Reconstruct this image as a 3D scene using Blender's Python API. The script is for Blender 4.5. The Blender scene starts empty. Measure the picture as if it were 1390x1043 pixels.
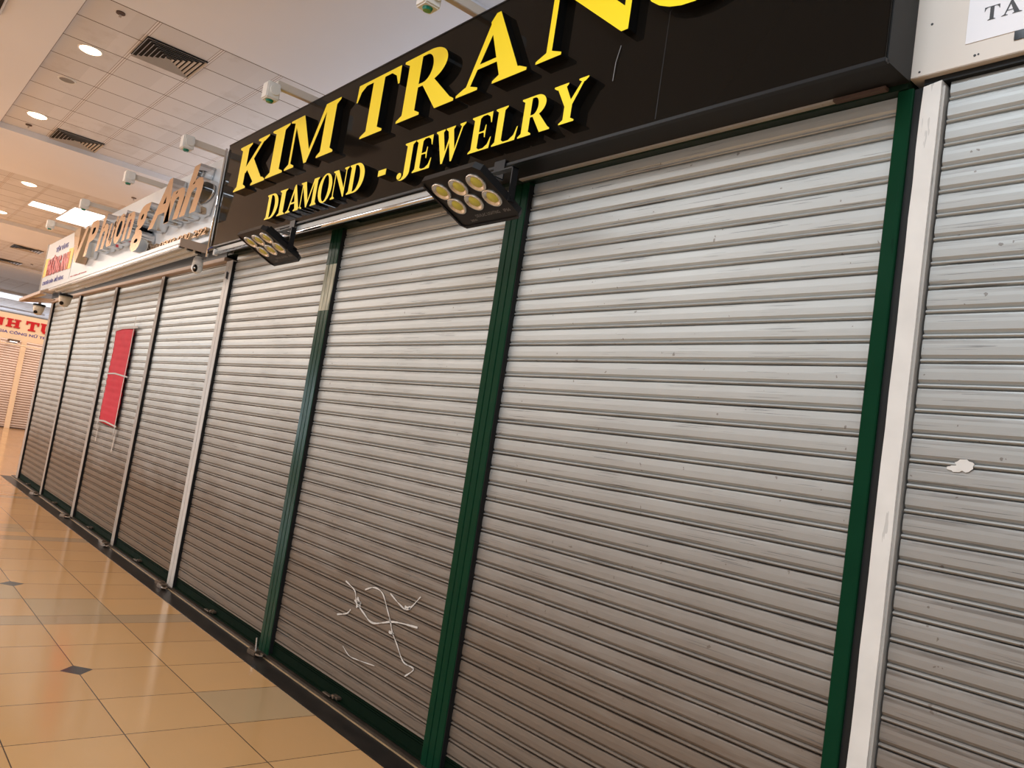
import bpy, bmesh, math, random
from mathutils import Matrix, Vector, geometry
random.seed(7)
SC = bpy.context.scene
COL = SC.collection

# ------------------------------------------------------------------ camera, world, lights, exposure
CAM = (3.03826, -2.43697, 1.53038)
RX = (0.64205099, 0.75150119, 0.15171184)
DN = (0.03114778, 0.17215356, -0.98457756)
FW = (-0.76602894, 0.63687448, 0.08712377)
cd = bpy.data.cameras.new('camera'); cam = bpy.data.objects.new('camera', cd); COL.objects.link(cam)
cd.sensor_width = 36.0; cd.lens = 1091.75 / 1390 * 36.0; cd.clip_start = 0.02; cd.clip_end = 300
cam.matrix_world = Matrix(((RX[0], -DN[0], -FW[0], CAM[0]), (RX[1], -DN[1], -FW[1], CAM[1]), (RX[2], -DN[2], -FW[2], CAM[2]), (0, 0, 0, 1)))
SC.camera = cam
SC.view_settings.view_transform = 'Standard'; SC.view_settings.look = 'None'
SC.view_settings.gamma = 1; SC.view_settings.use_curve_mapping = False
SC.view_settings.exposure = -0.82
w = bpy.data.worlds.new('world'); SC.world = w; w.use_nodes = True
w.node_tree.nodes['Background'].inputs[0].default_value = (0.8, 0.88, 1.0, 1)
w.node_tree.nodes['Background'].inputs[1].default_value = 0.25

def area(name, loc, size, power, col, target):
    l = bpy.data.lights.new(name, 'AREA'); l.shape = 'RECTANGLE'; l.size, l.size_y = size
    l.energy = power; l.color = col
    o = bpy.data.objects.new(name, l); COL.objects.link(o); o.location = loc
    o.rotation_euler = (Vector(target) - Vector(loc)).to_track_quat('-Z', 'Y').to_euler()
    return o
def point(name, loc, power, col, r=0.10):
    l = bpy.data.lights.new(name, 'SPOT'); l.energy = power; l.color = col; l.shadow_soft_size = r
    l.spot_size = math.radians(130); l.spot_blend = 0.6
    o = bpy.data.objects.new(name, l); COL.objects.link(o); o.location = loc
    return o
COOL = (0.86, 0.93, 1.0); NEU = (1.0, 0.95, 0.90); WARM = (1.0, 0.85, 0.72)
# rows of ceiling lamps along the corridor, then added fill lights and daylight from the far side entrance
area('corridor_light', (2.0, -2.95, 4.88), (2.0, 1.2), 230, (0.80, 0.90, 1.0), (2.0, -2.95, 0))
area('corridor_light', (5.4, -2.95, 4.88), (2.0, 1.2), 200, (0.80, 0.90, 1.0), (5.4, -2.95, 0))
for lx, pw_, lc in ((-3.0, 210, (0.92, 0.96, 1.0)), (-7.5, 170, (0.96, 0.96, 0.95)), (-12.0, 250, (1.0, 0.90, 0.82)), (-16.5, 460, WARM), (-21.0, 560, WARM)):
    area('corridor_light', (lx, -4.5, 4.88), (3.0, 1.4), pw_, lc, (lx, -4.5, 0))
    area('corridor_light', (lx, -7.6, 4.88), (3.0, 1.4), pw_ * 0.8, lc, (lx, -7.6, 0))
area('far_hall_light', (-23.0, 2.5, 4.88), (3.0, 4.0), 300, WARM, (-23.0, 2.5, 0))
area('ceiling_fill', (-1.0, 2.3, 3.62), (6.0, 0.5), 60, (0.95, 0.95, 1.0), (-1.0, 2.3, 6))  # unseen upward fill lights added above the shops to brighten the ceiling
area('ceiling_fill', (-8.0, 2.3, 3.62), (6.0, 0.5), 85, (1.0, 0.90, 0.86), (-8.0, 2.3, 6))
area('end_glazing', (-45.8, 1.0, 1.9), (12.0, 3.2), 1100, (0.80, 0.88, 1.0), (-33.0, 1.5, 3.4))
area('front_fill', (2.0, -9.9, 2.2), (13.0, 3.2), 480, (0.74, 0.87, 1.0), (1.0, 0, 2.6))  # unseen cool fill added behind the camera to brighten the shutters
area('side_entrance_daylight', (-21.0, -9.85, 1.9), (4.2, 2.2), 700, (0.72, 0.88, 1.0), (-12, 0, 2.0))

# ------------------------------------------------------------------ node maths
class NT:
    def __init__(s, name):
        s.m = bpy.data.materials.new(name); s.m.use_nodes = True; s.t = s.m.node_tree
        s.b = s.t.nodes['Principled BSDF']; s.geo = None
    def n(s, typ, **k):
        x = s.t.nodes.new(typ)
        for a, v in k.items(): setattr(x, a, v)
        return x
    def link(s, a, b): s.t.links.new(a, b)
    def math(s, op, a, b=None, c=None):
        x = s.n('ShaderNodeMath', operation=op)
        for i, v in enumerate((a, b, c)):
            if v is None: continue
            if isinstance(v, (int, float)): x.inputs[i].default_value = v
            else: s.link(v.s if isinstance(v, V) else v, x.inputs[i])
        return V(s, x.outputs[0])
    def pos(s):
        if s.geo is None:
            g = s.n('ShaderNodeNewGeometry'); x = s.n('ShaderNodeSeparateXYZ'); s.link(g.outputs['Position'], x.inputs[0])
            s.gp = g.outputs['Position']; s.geo = [V(s, x.outputs[i]) for i in range(3)]
        return s.geo
    def comb(s, x, y, z):
        c = s.n('ShaderNodeCombineXYZ')
        for i, v in enumerate((x, y, z)):
            if isinstance(v, (int, float)): c.inputs[i].default_value = v
            else: s.link(v.s, c.inputs[i])
        return c.outputs[0]
    def noise(s, scale, sc=(1, 1, 1), detail=3, rough=0.55, off=0.0):
        x, y, z = s.pos(); v = s.comb(x * sc[0] + off, y * sc[1], z * sc[2])
        k = s.n('ShaderNodeTexNoise'); k.inputs['Scale'].default_value = scale; k.inputs['Detail'].default_value = detail
        k.inputs['Roughness'].default_value = rough; s.link(v, k.inputs['Vector'])
        return V(s, k.outputs[0])
    def white(s, a, b, c=0.0):
        k = s.n('ShaderNodeTexWhiteNoise', noise_dimensions='3D'); s.link(s.comb(a, b, c), k.inputs['Vector'])
        return V(s, k.outputs['Value'])
    def mix(s, f, a, b):
        m = s.n('ShaderNodeMix', data_type='RGBA')
        for sock, v in ((m.inputs[0], f), (m.inputs[6], a), (m.inputs[7], b)):
            if isinstance(v, V): s.link(v.s, sock)
            elif isinstance(v, (int, float)): sock.default_value = v
            elif isinstance(v, tuple): sock.default_value = (*v, 1)
            else: s.link(v, sock)
        return m.outputs[2]
    def out(s, base=None, rough=None, metal=None, bump=None, bs=0.3, bd=0.01, spec=None, coat=None):
        for k, v in (('Base Color', base), ('Roughness', rough), ('Metallic', metal), ('Specular IOR Level', spec), ('Coat Weight', coat)):
            if v is None: continue
            i = s.b.inputs[k]
            if isinstance(v, V): s.link(v.s, i)
            elif isinstance(v, (int, float)): i.default_value = v
            elif isinstance(v, tuple): i.default_value = (*v, 1)
            else: s.link(v, i)
        if bump is not None:
            b = s.n('ShaderNodeBump'); b.inputs['Strength'].default_value = bs; b.inputs['Distance'].default_value = bd
            s.link(bump.s, b.inputs['Height']); s.link(b.outputs[0], s.b.inputs['Normal'])
        return s.m
class V:
    def __init__(s, t, sock): s.t = t; s.s = sock
    def __add__(s, o): return s.t.math('ADD', s, o)
    def __sub__(s, o): return s.t.math('SUBTRACT', s, o)
    def __mul__(s, o): return s.t.math('MULTIPLY', s, o)
    def __truediv__(s, o): return s.t.math('DIVIDE', s, o)
    def __rsub__(s, o): return s.t.math('SUBTRACT', o, s)
    __radd__ = __add__; __rmul__ = __mul__
    def gt(s, o): return s.t.math('GREATER_THAN', s, o)
    def lt(s, o): return s.t.math('LESS_THAN', s, o)
    def floor(s): return s.t.math('FLOOR', s)
    def frac(s): return s.t.math('FRACT', s)
    def abs(s): return s.t.math('ABSOLUTE', s)
    def max(s, o): return s.t.math('MAXIMUM', s, o)
    def min(s, o): return s.t.math('MINIMUM', s, o)
    def pow(s, o): return s.t.math('POWER', s, o)
    def ramp(s, a, b):       # 0 at a, 1 at b, clamped
        m = s.t.n('ShaderNodeMapRange'); m.inputs['From Min'].default_value = a; m.inputs['From Max'].default_value = b
        s.t.link(s.s, m.inputs['Value']); return V(s.t, m.outputs[0])

def plain(name, col, rough=0.5, metal=0.0, var=0.06, scale=6, spec=0.5, bump=0.0, coat=0.0):
    t = NT(name); n = t.noise(scale)
    c2 = tuple(max(0, v * (1 - 2.2 * var)) for v in col); c1 = tuple(min(1, v * (1 + var)) for v in col)
    return t.out(base=t.mix(n, c1, c2), rough=rough, metal=metal, spec=spec, coat=coat, bump=(t.noise(60) if bump else None), bs=bump)
def glow(name, col, st):
    m = bpy.data.materials.new(name); m.use_nodes = True; b = m.node_tree.nodes['Principled BSDF']
    b.inputs['Base Color'].default_value = (0.8, 0.8, 0.8, 1); b.inputs['Emission Color'].default_value = (*col, 1); b.inputs['Emission Strength'].default_value = st
    return m

M = {}
def mat_floor():
    t = NT('polished_floor_tiles'); x, y, z = t.pos(); p = 0.4845; per = 6 * p + 0.218
    u = (x + 3.033 + per * 40) / per; k = u.floor(); m = u.frac() * per
    band = m.lt(0.218); tt = (m - 0.218) / p; fx = tt.frac()
    yy = (y + 0.178 + p * 60) / p; fy = yy.frac(); iy = yy.floor()
    g = 0.0028 / p
    jx = fx.lt(g).max(fx.gt(1 - g)) * (1 - band)
    jb = m.lt(0.003).max((m - 0.218).abs().lt(0.002)).max(m.gt(per - 0.002))
    jy = fy.lt(g).max(fy.gt(1 - g)) 
    joint = jx.max(jb).max(jy)
    rnd = t.white(tt.floor() * (1 - band) + 31 * band, iy, k); rnd2 = t.white(tt.floor(), iy, k + 77)
    # small dark diamonds
    dx = ((tt / 2).frac() - 0.5).abs(); dx = (0.5 - dx) * 2 * p
    dy = (((y + 1.147 + 96.9) / (2 * p)).frac() - 0.5).abs(); dy = (0.5 - dy) * 2 * p
    even = ((k / 2).frac()).lt(0.25); dia = (dx + dy).lt(0.086) * (tt.lt(3) * even + tt.gt(3) * (1 - even)) * tt.gt(1).min(tt.lt(5)) * (1 - band) * y.lt(-0.6)
    def rect(a, b_, c, d): return x.gt(a) * x.lt(b_) * y.gt(c) * y.lt(d)
    dark = (rect(-3.518, -3.033, -1.147, -0.6625) + rect(-1.361, -0.877, -0.6625, -0.178) + rect(-4.002, -3.518, -1.632, -1.147) + rect(-6.9, -6.4, -1.147, -0.6625)).min(1)
    base = t.mix(rnd.ramp(0.1, 1.0), (0.56, 0.315, 0.128), (0.50, 0.275, 0.11))
    base = t.mix(dark, base, (0.42, 0.28, 0.145))
    base = t.mix(band, base, (0.38, 0.25, 0.135))
    cl = t.noise(3.0, (1, 1, 1), 4); sp = t.noise(160.0, (1, 1, 1), 2)
    base = t.mix(cl.ramp(0.35, 0.8) * 0.22, base, (0.42, 0.26, 0.13)); base = t.mix(sp.ramp(0.5, 0.75) * 0.12, base, (0.55, 0.36, 0.2))
    base = t.mix(dia, base, (0.030, 0.027, 0.028)); base = t.mix(joint * (1 - dia), base, (0.075, 0.038, 0.018))
    return t.out(base=base, rough=cl.ramp(0.2, 0.9) * 0.12 + 0.10, spec=0.38, bump=joint * -1 + t.noise(1.2) * 0.25, bs=0.12, bd=0.004)
def mat_kerb():
    t = NT('dark_granite'); a = t.noise(5, (1, 3, 1)); b = t.noise(120)
    base = t.mix(a.ramp(0.3, 0.75), (0.012, 0.010, 0.009), (0.028, 0.022, 0.018)); base = t.mix(b.gt(0.70) * 0.5, base, (0.09, 0.075, 0.06))
    return t.out(base=base, rough=0.35, spec=0.12)
def mat_shutter(name, tint, seed, dirt_dim=1.0):
    t = NT(name); x, y, z = t.pos()
    n1 = t.noise(1.6, (1, 1, 1.3), 4, 0.6, seed); n2 = t.noise(9, (0.35, 1, 5), 4, 0.65, seed); n3 = t.noise(26, (0.12, 1, 9), 2, 0.5, seed + 3); sp = t.noise(34, (1, 1, 1), 2, 0.5, seed + 9)
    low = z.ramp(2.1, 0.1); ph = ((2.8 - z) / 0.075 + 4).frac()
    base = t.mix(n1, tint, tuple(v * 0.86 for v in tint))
    grime_dim = (low.pow(1.15) * 1.45 + (n1 - 0.5) * 0.5 * low + (n2 - 0.5) * 0.55 * low).max(0).min(1) * dirt_dim  # grime, plus the dimmer, warmer light near the floor painted into the ramp
    base = t.mix(grime_dim, base, (0.155, 0.105, 0.067))
    crud = (ph.gt(0.86).max(ph.lt(0.05))) * n2.ramp(0.36, 0.62) * (low * 0.6 + 0.35) * dirt_dim
    base = t.mix(crud.min(1), base, (0.05, 0.032, 0.022))
    splash = (n2.ramp(0.50, 0.72) * z.ramp(0.95, 0.15) * (1 - ph.ramp(0.0, 0.9)) * 0.75 * dirt_dim).min(1)
    base = t.mix(splash, base, (0.085, 0.055, 0.035))
    scr = n3.gt(0.655) * n1.ramp(0.42, 0.55) * 0.6; base = t.mix(scr, base, (0.07, 0.07, 0.07))
    base = t.mix(sp.gt(0.745) * 0.6, base, (0.10, 0.07, 0.05))
    return t.out(base=base, rough=n1 * 0.15 + 0.36 + grime_dim * 0.3, metal=0.35, spec=0.5, bump=n2 * 0.5 + n1 * 1.5, bs=0.35, bd=0.003)
def mat_tileceil():
    t = NT('ceiling_tiles'); x, y, z = t.pos()
    u = ((x + 4.70 + 8.05 * 6) / 8.05).frac() * 8.05; a = (u / 0.6045).frac(); b = ((y + 0.713 + 60.3) / 0.603).frac()
    la = a.lt(0.012).max(a.gt(0.988)); lb = b.lt(0.03).max(b.gt(0.97)); lb2 = b.lt(0.006).max(b.gt(0.994)).max((b - 0.036).abs().lt(0.004)).max((b - 0.964).abs().lt(0.004))
    st = t.noise(1.7, (1, 1, 1), 5, 0.65).ramp(0.56, 0.78) * 0.35
    base = t.mix(t.white((u / 0.6045).floor(), ((y + 60) / 0.603).floor(), 0), (0.74, 0.75, 0.79), (0.67, 0.68, 0.715)); base = t.mix(st, base, (0.33, 0.28, 0.24))
    base = t.mix(lb, base, (0.78, 0.78, 0.81)); base = t.mix(lb2 * 0.9, base, (0.25, 0.20, 0.17)); base = t.mix(la, base, (0.07, 0.04, 0.03))
    return t.out(base=base, rough=0.85, bump=t.noise(90), bs=0.15, bd=0.004)
def mat_post(name, col, worn=None, rough=0.3, spec=0.5):
    t = NT(name); x, y, z = t.pos(); n = t.noise(30, (1, 1, 0.12), 3); n2 = t.noise(7)
    base = t.mix(n2, col, tuple(v * 0.7 for v in col)); base = t.mix(n.gt(0.68) * 0.5, base, tuple(v * 0.45 for v in col))
    if worn:
        base = t.mix(z.gt(2.30) * z.lt(2.62) * n.ramp(0.3, 0.55) * x.lt(-1.0), base, worn)
    return t.out(base=base, rough=n * 0.2 + rough, spec=spec)
def mat_glass_black():
    t = NT('glossy_black_panel'); n = t.noise(0.9)
    return t.out(base=(0.006, 0.005, 0.004), rough=0.06, spec=0.12, bump=n, bs=0.10, bd=0.02)

M['floor'] = mat_floor(); M['kerb'] = mat_kerb()
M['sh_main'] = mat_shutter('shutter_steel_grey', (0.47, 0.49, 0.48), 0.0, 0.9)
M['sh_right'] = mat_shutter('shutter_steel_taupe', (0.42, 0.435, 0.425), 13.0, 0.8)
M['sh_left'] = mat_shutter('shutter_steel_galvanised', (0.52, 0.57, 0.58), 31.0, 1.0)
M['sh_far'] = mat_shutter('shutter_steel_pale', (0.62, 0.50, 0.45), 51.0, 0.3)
M['ctile'] = mat_tileceil()
M['gyp'] = plain('painted_gypsum', (0.84, 0.87, 0.94), 0.8, var=0.03, scale=0.6)
M['wallp'] = plain('painted_wall', (0.66, 0.64, 0.61), 0.8, var=0.05, scale=0.8)
M['green'] = mat_post('green_powder_coat', (0.005, 0.038, 0.017), (0.42, 0.40, 0.30), 0.14, 0.035)
M['green_dk'] = mat_post('dark_green_paint', (0.004, 0.018, 0.009), None, 0.35, 0.25)
M['alu'] = mat_post('weathered_aluminium', (0.36, 0.30, 0.25), None, 0.3)
M['aluw'] = mat_post('pale_aluminium', (0.50, 0.47, 0.43), None, 0.3)
M['white'] = mat_post('white_gloss_paint', (0.78, 0.75, 0.70), None, 0.35)
M['rubber'] = plain('black_rubber', (0.012, 0.012, 0.012), 0.6, spec=0.2)
M['dkgap'] = plain('dark_painted_steel', (0.014, 0.015, 0.015), 0.45, spec=0.2)
M['tan'] = plain('tan_painted_steel', (0.48, 0.36, 0.28), 0.5)
M['brown'] = plain('rusty_brown_steel', (0.10, 0.06, 0.045), 0.6, var=0.25, scale=12)
M['rail'] = mat_post('dirty_green_rail', (0.004, 0.012, 0.006), None, 0.55, 0.04)
M['sill'] = plain('worn_sill_steel', (0.060, 0.042, 0.030), 0.45, metal=0.4, var=0.3, scale=14)
M['brass'] = plain('worn_edge_strip', (0.55, 0.38, 0.20), 0.35, metal=0.3, var=0.2, scale=14)
M['black'] = mat_glass_black()
M['greybox'] = plain('dark_grey_sheet', (0.014, 0.0135, 0.013), 0.45, spec=0.2)
M['blk'] = plain('black_gloss_acrylic', (0.006, 0.006, 0.006), 0.10, spec=0.2)
M['yellow'] = plain('yellow_acrylic_face', (1.0, 0.76, 0.0), 0.45, var=0.0)
M['signw'] = plain('white_composite_panel', (0.60, 0.65, 0.70), 0.32, var=0.03, scale=2)
M['signc'] = plain('cream_composite_panel', (0.66, 0.60, 0.53), 0.45, var=0.03, scale=3)
M['bronze'] = plain('mirror_gold_face', (0.62, 0.44, 0.28), 0.16, metal=0.85, var=0.05)
M['chrome'] = plain('mirror_steel', (0.72, 0.74, 0.76), 0.10, metal=1.0, var=0.02)
M['steel'] = plain('stainless_steel', (0.62, 0.62, 0.62), 0.25, metal=1.0)
M['plastic'] = plain('white_plastic', (0.78, 0.78, 0.76), 0.35, var=0.02)
M['plasticc'] = plain('cream_plastic', (0.66, 0.58, 0.45), 0.4, var=0.03)
M['lampgreen'] = plain('green_lens', (0.0, 0.20, 0.13), 0.15)
M['lampgrey'] = plain('pale_grey_metal', (0.42, 0.42, 0.40), 0.4, var=0.05)
M['lblack'] = plain('black_cast_metal', (0.012, 0.012, 0.013), 0.35, spec=0.2)
M['reflector'] = plain('silver_reflector', (0.75, 0.72, 0.66), 0.22, metal=0.7, var=0.03)
M['cob'] = plain('yellow_led_chip', (0.62, 0.60, 0.10), 0.4, var=0.02)
M['print'] = plain('grey_print', (0.22, 0.22, 0.22), 0.5)
M['red'] = plain('red_lettering', (0.50, 0.006, 0.012), 0.35, var=0.02)
M['blue'] = plain('blue_lettering', (0.035, 0.04, 0.30), 0.4, var=0.02)
M['yel2'] = plain('yellow_print', (0.85, 0.55, 0.02), 0.4, var=0.02)
M['ink'] = plain('black_print', (0.03, 0.028, 0.028), 0.5)
M['paper'] = plain('printed_paper', (0.78, 0.77, 0.79), 0.5, var=0.03, scale=3)
M['cream'] = plain('cream_sign_panel', (0.80, 0.62, 0.44), 0.4, var=0.02)
M['tubeg'] = glow('lit_lamp_tube', (1, 0.93, 0.85), 2.0)
M['tubeoff'] = plain('frosted_tube', (0.80, 0.82, 0.84), 0.2, var=0.01)
M['down'] = glow('lit_downlight', (1.0, 0.78, 0.50), 14.0)
M['panel'] = glow('lit_light_panel', (1.0, 0.96, 0.90), 6.0)
M['daystrip'] = glow('daylit_strip_glow', (0.80, 0.88, 1.0), 1.6)
M['sky'] = glow('daylight_pane', (0.72, 0.88, 1.0), 2.4)
M['vent'] = plain('vent_enamel', (0.50, 0.46, 0.42), 0.5)
M['lock'] = plain('bronze_padlock', (0.20, 0.15, 0.11), 0.35, metal=0.7, var=0.2, scale=30)
M['tape'] = plain('clear_packing_tape', (0.62, 0.60, 0.57), 0.18, var=0.1, scale=40)
def mat_banner():
    t = NT('red_cloth'); x, y, z = t.pos(); n = t.noise(5, (1, 1, 2.5), 3)
    return t.out(base=t.mix(n, (0.60, 0.022, 0.045), (0.42, 0.010, 0.022)), rough=0.6, spec=0.1)
M['banner'] = mat_banner()

# ------------------------------------------------------------------ object helpers
def tag(o, label=None, cat=None, group=None, kind=None):
    if label: o['label'] = label
    if cat: o['category'] = cat
    if group: o['group'] = group
    if kind: o['kind'] = kind
    return o
def empty(name, label, cat, loc=(0, 0, 0), group=None):
    o = bpy.data.objects.new(name, None); COL.objects.link(o); o.location = loc; o.empty_display_size = 0.1
    return tag(o, label, cat, group)
class MB:
    def __init__(s): s.bm = bmesh.new()
    def box(s, x0, x1, y0, y1, z0, z1, bev=0.0):
        r = bmesh.ops.create_cube(s.bm, size=1.0)
        vs = r['verts']
        for v in vs: v.co = Vector((x0 if v.co.x < 0 else x1, y0 if v.co.y < 0 else y1, z0 if v.co.z < 0 else z1))
        if bev > 0:
            es = list({e for v in vs for e in v.link_edges})
            bmesh.ops.bevel(s.bm, geom=es, offset=bev, segments=2, affect='EDGES')
        return s
    def poly(s, pts, d):      # prism: pts 3D loop, extruded by vector d
        a = [s.bm.verts.new(p) for p in pts]; b = [s.bm.verts.new(Vector(p) + Vector(d)) for p in pts]
        n = len(pts); s.bm.faces.new(a); s.bm.faces.new(b[::-1])
        for i in range(n): s.bm.faces.new((a[i], b[i], b[(i + 1) % n], a[(i + 1) % n]))
        return s
    def quad(s, pts): s.bm.faces.new([s.bm.verts.new(p) for p in pts]); return s
    def cyl(s, a, b, r, seg=16, r2=None, cap=True):
        a, b = Vector(a), Vector(b); d = b - a
        m = Matrix.Translation((a + b) / 2) @ d.to_track_quat('Z', 'Y').to_matrix().to_4x4()
        bmesh.ops.create_cone(s.bm, cap_ends=cap, segments=seg, radius1=r, radius2=r if r2 is None else r2, depth=d.length, matrix=m); return s
    def tube(s, pts, r, seg=8):
        for i in range(len(pts) - 1): s.cyl(pts[i], pts[i + 1], r, seg)
        for p in pts[1:-1]: bmesh.ops.create_uvsphere(s.bm, u_segments=seg, v_segments=6, radius=r, matrix=Matrix.Translation(p))
        return s
    def lathe(s, prof, seg=24, mtx=Matrix()):
        rings = []
        for (r, z) in prof: rings.append([s.bm.verts.new(mtx @ Vector((r * math.cos(2 * math.pi * i / seg), r * math.sin(2 * math.pi * i / seg), z))) for i in range(seg)])
        for a, b in zip(rings, rings[1:]):
            for i in range(seg): s.bm.faces.new((a[i], a[(i + 1) % seg], b[(i + 1) % seg], b[i]))
        return s
    def strip(s, prof, x0, x1, axis='x'):   # prof: list of (y,z) -> sheet between x0 and x1
        f = (lambda x, y, z: (x, y, z)) if axis == 'x' else (lambda x, y, z: (y, x, z))
        a = [s.bm.verts.new(f(x0, *p)) for p in prof]; b = [s.bm.verts.new(f(x1, *p)) for p in prof]
        for i in range(len(prof) - 1): s.bm.faces.new((a[i], a[i + 1], b[i + 1], b[i]))
        return s
    def xf(s, m): bmesh.ops.transform(s.bm, matrix=m, verts=s.bm.verts); return s
    def build(s, name, mat, parent=None, origin=None, smooth=False, recalc=True):
        if recalc: bmesh.ops.recalc_face_normals(s.bm, faces=s.bm.faces)
        me = bpy.data.meshes.new(name)
        if origin is not None: bmesh.ops.translate(s.bm, vec=-Vector(origin), verts=s.bm.verts)
        s.bm.to_mesh(me); s.bm.free(); me.materials.append(mat)
        if smooth:
            for p in me.polygons: p.use_smooth = True
        o = bpy.data.objects.new(name, me); COL.objects.link(o)
        if origin is not None: o.location = origin
        if parent is not None:
            o.parent = parent
            if origin is None: o.matrix_parent_inverse = Matrix.Translation(-parent.location) if parent.type == 'EMPTY' else parent.matrix_basis.inverted()
        return o
# parts are modelled in world space; an Empty parent at loc is cancelled with the parent inverse

# ------------------------------------------------------------------ serif letters (outline pieces, union by constrained triangulation)
def ell(cx, cy, rx, ry, a0=0, a1=360, n=28):
    return [(cx + rx * math.cos(math.radians(a0 + (a1 - a0) * i / n)), cy + ry * math.sin(math.radians(a0 + (a1 - a0) * i / n))) for i in range(n + (0 if a1 - a0 == 360 else 1))]
def R4(x0, x1, y0, y1): return [(x0, y0), (x1, y0), (x1, y1), (x0, y1)]
def sb(x0, x1, a, b, y=0.0): return [(a, y), (b, y), (b, y + .035), (x1, y + .10), (x0, y + .10), (a, y + .035)]
def st(x0, x1, a, b, y=1.0): return [(a, y), (a, y - .035), (x0, y - .10), (x1, y - .10), (b, y - .035), (b, y)]
def stem(x0, x1, s=.10, bot=True, top=True):
    r = [R4(x0, x1, .02, .98)]
    if bot: r.append(sb(x0, x1, x0 - s, x1 + s))
    if top: r.append(st(x0, x1, x0 - s, x1 + s))
    return r
G = {}
G['I'] = (stem(.12, .36), [], [])
G['K'] = (stem(.12, .36) + [[(.30, .43), (.38, .34), (.92, .94), (.82, .94)], st(.82, .92, .68, 1.06), [(.38, .46), (.57, .66), (1.04, .05), (.74, .05)], sb(.74, 1.04, .66, 1.14)], [], [])
G['M'] = (stem(.16, .22, .11, top=False) + [[(.03, 1), (.03, .965), (.14, .93), (.22, .9), (.40, 1)], [(.13, 1), (.42, 1), (.74, .20), (.70, 0.0), (.63, 0.0)], [(.63, 0), (.70, 0), (1.10, .94), (1.08, 1), (1.02, 1)]] + stem(1.06, 1.31, .09, top=False) + [[(1.02, 1), (1.40, 1), (1.40, .965), (1.31, .90), (1.06, .9)]], [], [])
G['T'] = (stem(.38, .63, .12, top=False) + [R4(.04, .97, .94, 1), [(.04, 1), (.03, .70), (.06, .70), (.12, .86), (.24, .95)], [(.97, 1), (.98, .70), (.95, .70), (.89, .86), (.77, .95)]], [], [])
G['R'] = (stem(.12, .36) + [[(.30, 1)] + ell(.50, .73, .34, .27, 90, -90, 20) + [(.30, .46)], [(.42, .50), (.64, .50), (1.02, .05), (.78, .0), (.74, 0.0)], [(.74, 0), (1.06, 0), (1.06, .035), (1.0, .08), (.8, .1)]],
          [[(.36, .95)] + ell(.44, .73, .15, .22, 90, -90, 16) + [(.36, .51)]], [])
G['A'] = ([[(.42, .93), (.49, 1.03), (.55, 1.03), (.95, .05), (.68, .05)], [(.15, .04), (.22, .04), (.52, .84), (.47, .94), (.43, .9)], R4(.26, .74, .30, .365), sb(.15, .22, .02, .36), sb(.68, .95, .58, 1.06)], [], [])
G['N'] = (stem(.16, .22, .11, top=False) + [[(.03, 1), (.03, .965), (.12, .92), (.2, .9), (.38, 1)], [(.12, 1), (.38, 1), (.98, .20), (.98, -.02), (.92, -.02)], R4(.92, .98, .0, .98), st(.92, .98, .80, 1.10)], [], [])
G['G'] = ([ell(.52, .5, .50, .53)], [ell(.55, .5, .26, .46), R4(.62, 1.2, .42, .72)], [R4(.68, .92, .06, .44), [(.58, .46), (1.04, .46), (1.04, .43), (.92, .38), (.68, .38), (.58, .43)], [(.86, 1), (.91, 1), (.93, .66), (.89, .66), (.78, .86)]])
G['D'] = (stem(.12, .36) + [[(.30, 1)] + ell(.46, .5, .52, .5, 90, -90, 24) + [(.30, 0)]], [[(.36, .95)] + ell(.40, .5, .31, .45, 90, -90, 20) + [(.36, .05)]], [])
G['O'] = ([ell(.52, .5, .50, .53)], [ell(.52, .5, .25, .475)], [])
G['J'] = ([st(.34, .58, .24, .68), R4(.34, .58, .10, .98), ell(.16, .02, .10, .10), [(.58, .12)] + ell(.28, .10, .30, .24, 0, -100, 16) + [(.10, -.09), (.16, -.10), (.26, -.10), (.34, .0), (.34, .12)]], [], [])
G['E'] = (stem(.12, .36) + [R4(.3, .80, .955, 1), [(.82, 1), (.83, .70), (.80, .70), (.73, .88), (.60, .96), (.6, 1)], R4(.3, .80, 0, .045), [(.84, 0), (.88, .30), (.85, .30), (.76, .12), (.60, .04), (.6, 0)], R4(.3, .60, .485, .53), [(.60, .34), (.63, .34), (.63, .68), (.60, .68), (.57, .54), (.5, .52), (.5, .49), (.57, .47)]], [], [])
G['L'] = (stem(.12, .36) + [R4(.3, .84, 0, .045), [(.86, 0), (.92, .34), (.89, .34), (.80, .14), (.62, .04), (.6, 0)]], [], [])
G['W'] = ([st(.12, .36, .02, .46), [(.11, .95), (.38, .95), (.62, .24), (.54, -.02), (.47, -.02)], [(.48, -.02), (.55, -.02), (.80, .70), (.76, .84)], [(.62, .95), (.88, .95), (1.08, .24), (1.0, -.02), (.93, -.02)], [(.94, -.02), (1.0, -.02), (1.36, .95), (1.29, .95)], st(.62, .88, .52, .96), st(1.29, 1.36, 1.18, 1.46)], [], [])
G['Y'] = (stem(.42, .66, .12, top=False)[1:] + [R4(.42, .66, .02, .46), [(.10, .95), (.38, .95), (.66, .44), (.42, .42)], [(.56, .50), (.66, .42), (.98, .95), (.90, .95)], st(.10, .38, .0, .46), st(.90, .98, .78, 1.08)], [], [])
G['2'] = ([[(.08, 0), (.84, 0), (.90, .28), (.86, .28), (.78, .16), (.30, .16), (.62, .48), (.80, .72), (.58, .72), (.42, .50), (.08, .05)], ell(.46, .72, .34, .28)], [ell(.36, .70, .20, .24), [(-.1, .48), (.40, .48), (.44, .74), (-.1, .74)]], [[(.08, 0), (.84, 0), (.90, .28), (.86, .28), (.78, .16), (.30, .16), (.62, .48), (.80, .72), (.58, .72), (.42, .50), (.08, .05)]])
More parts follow.
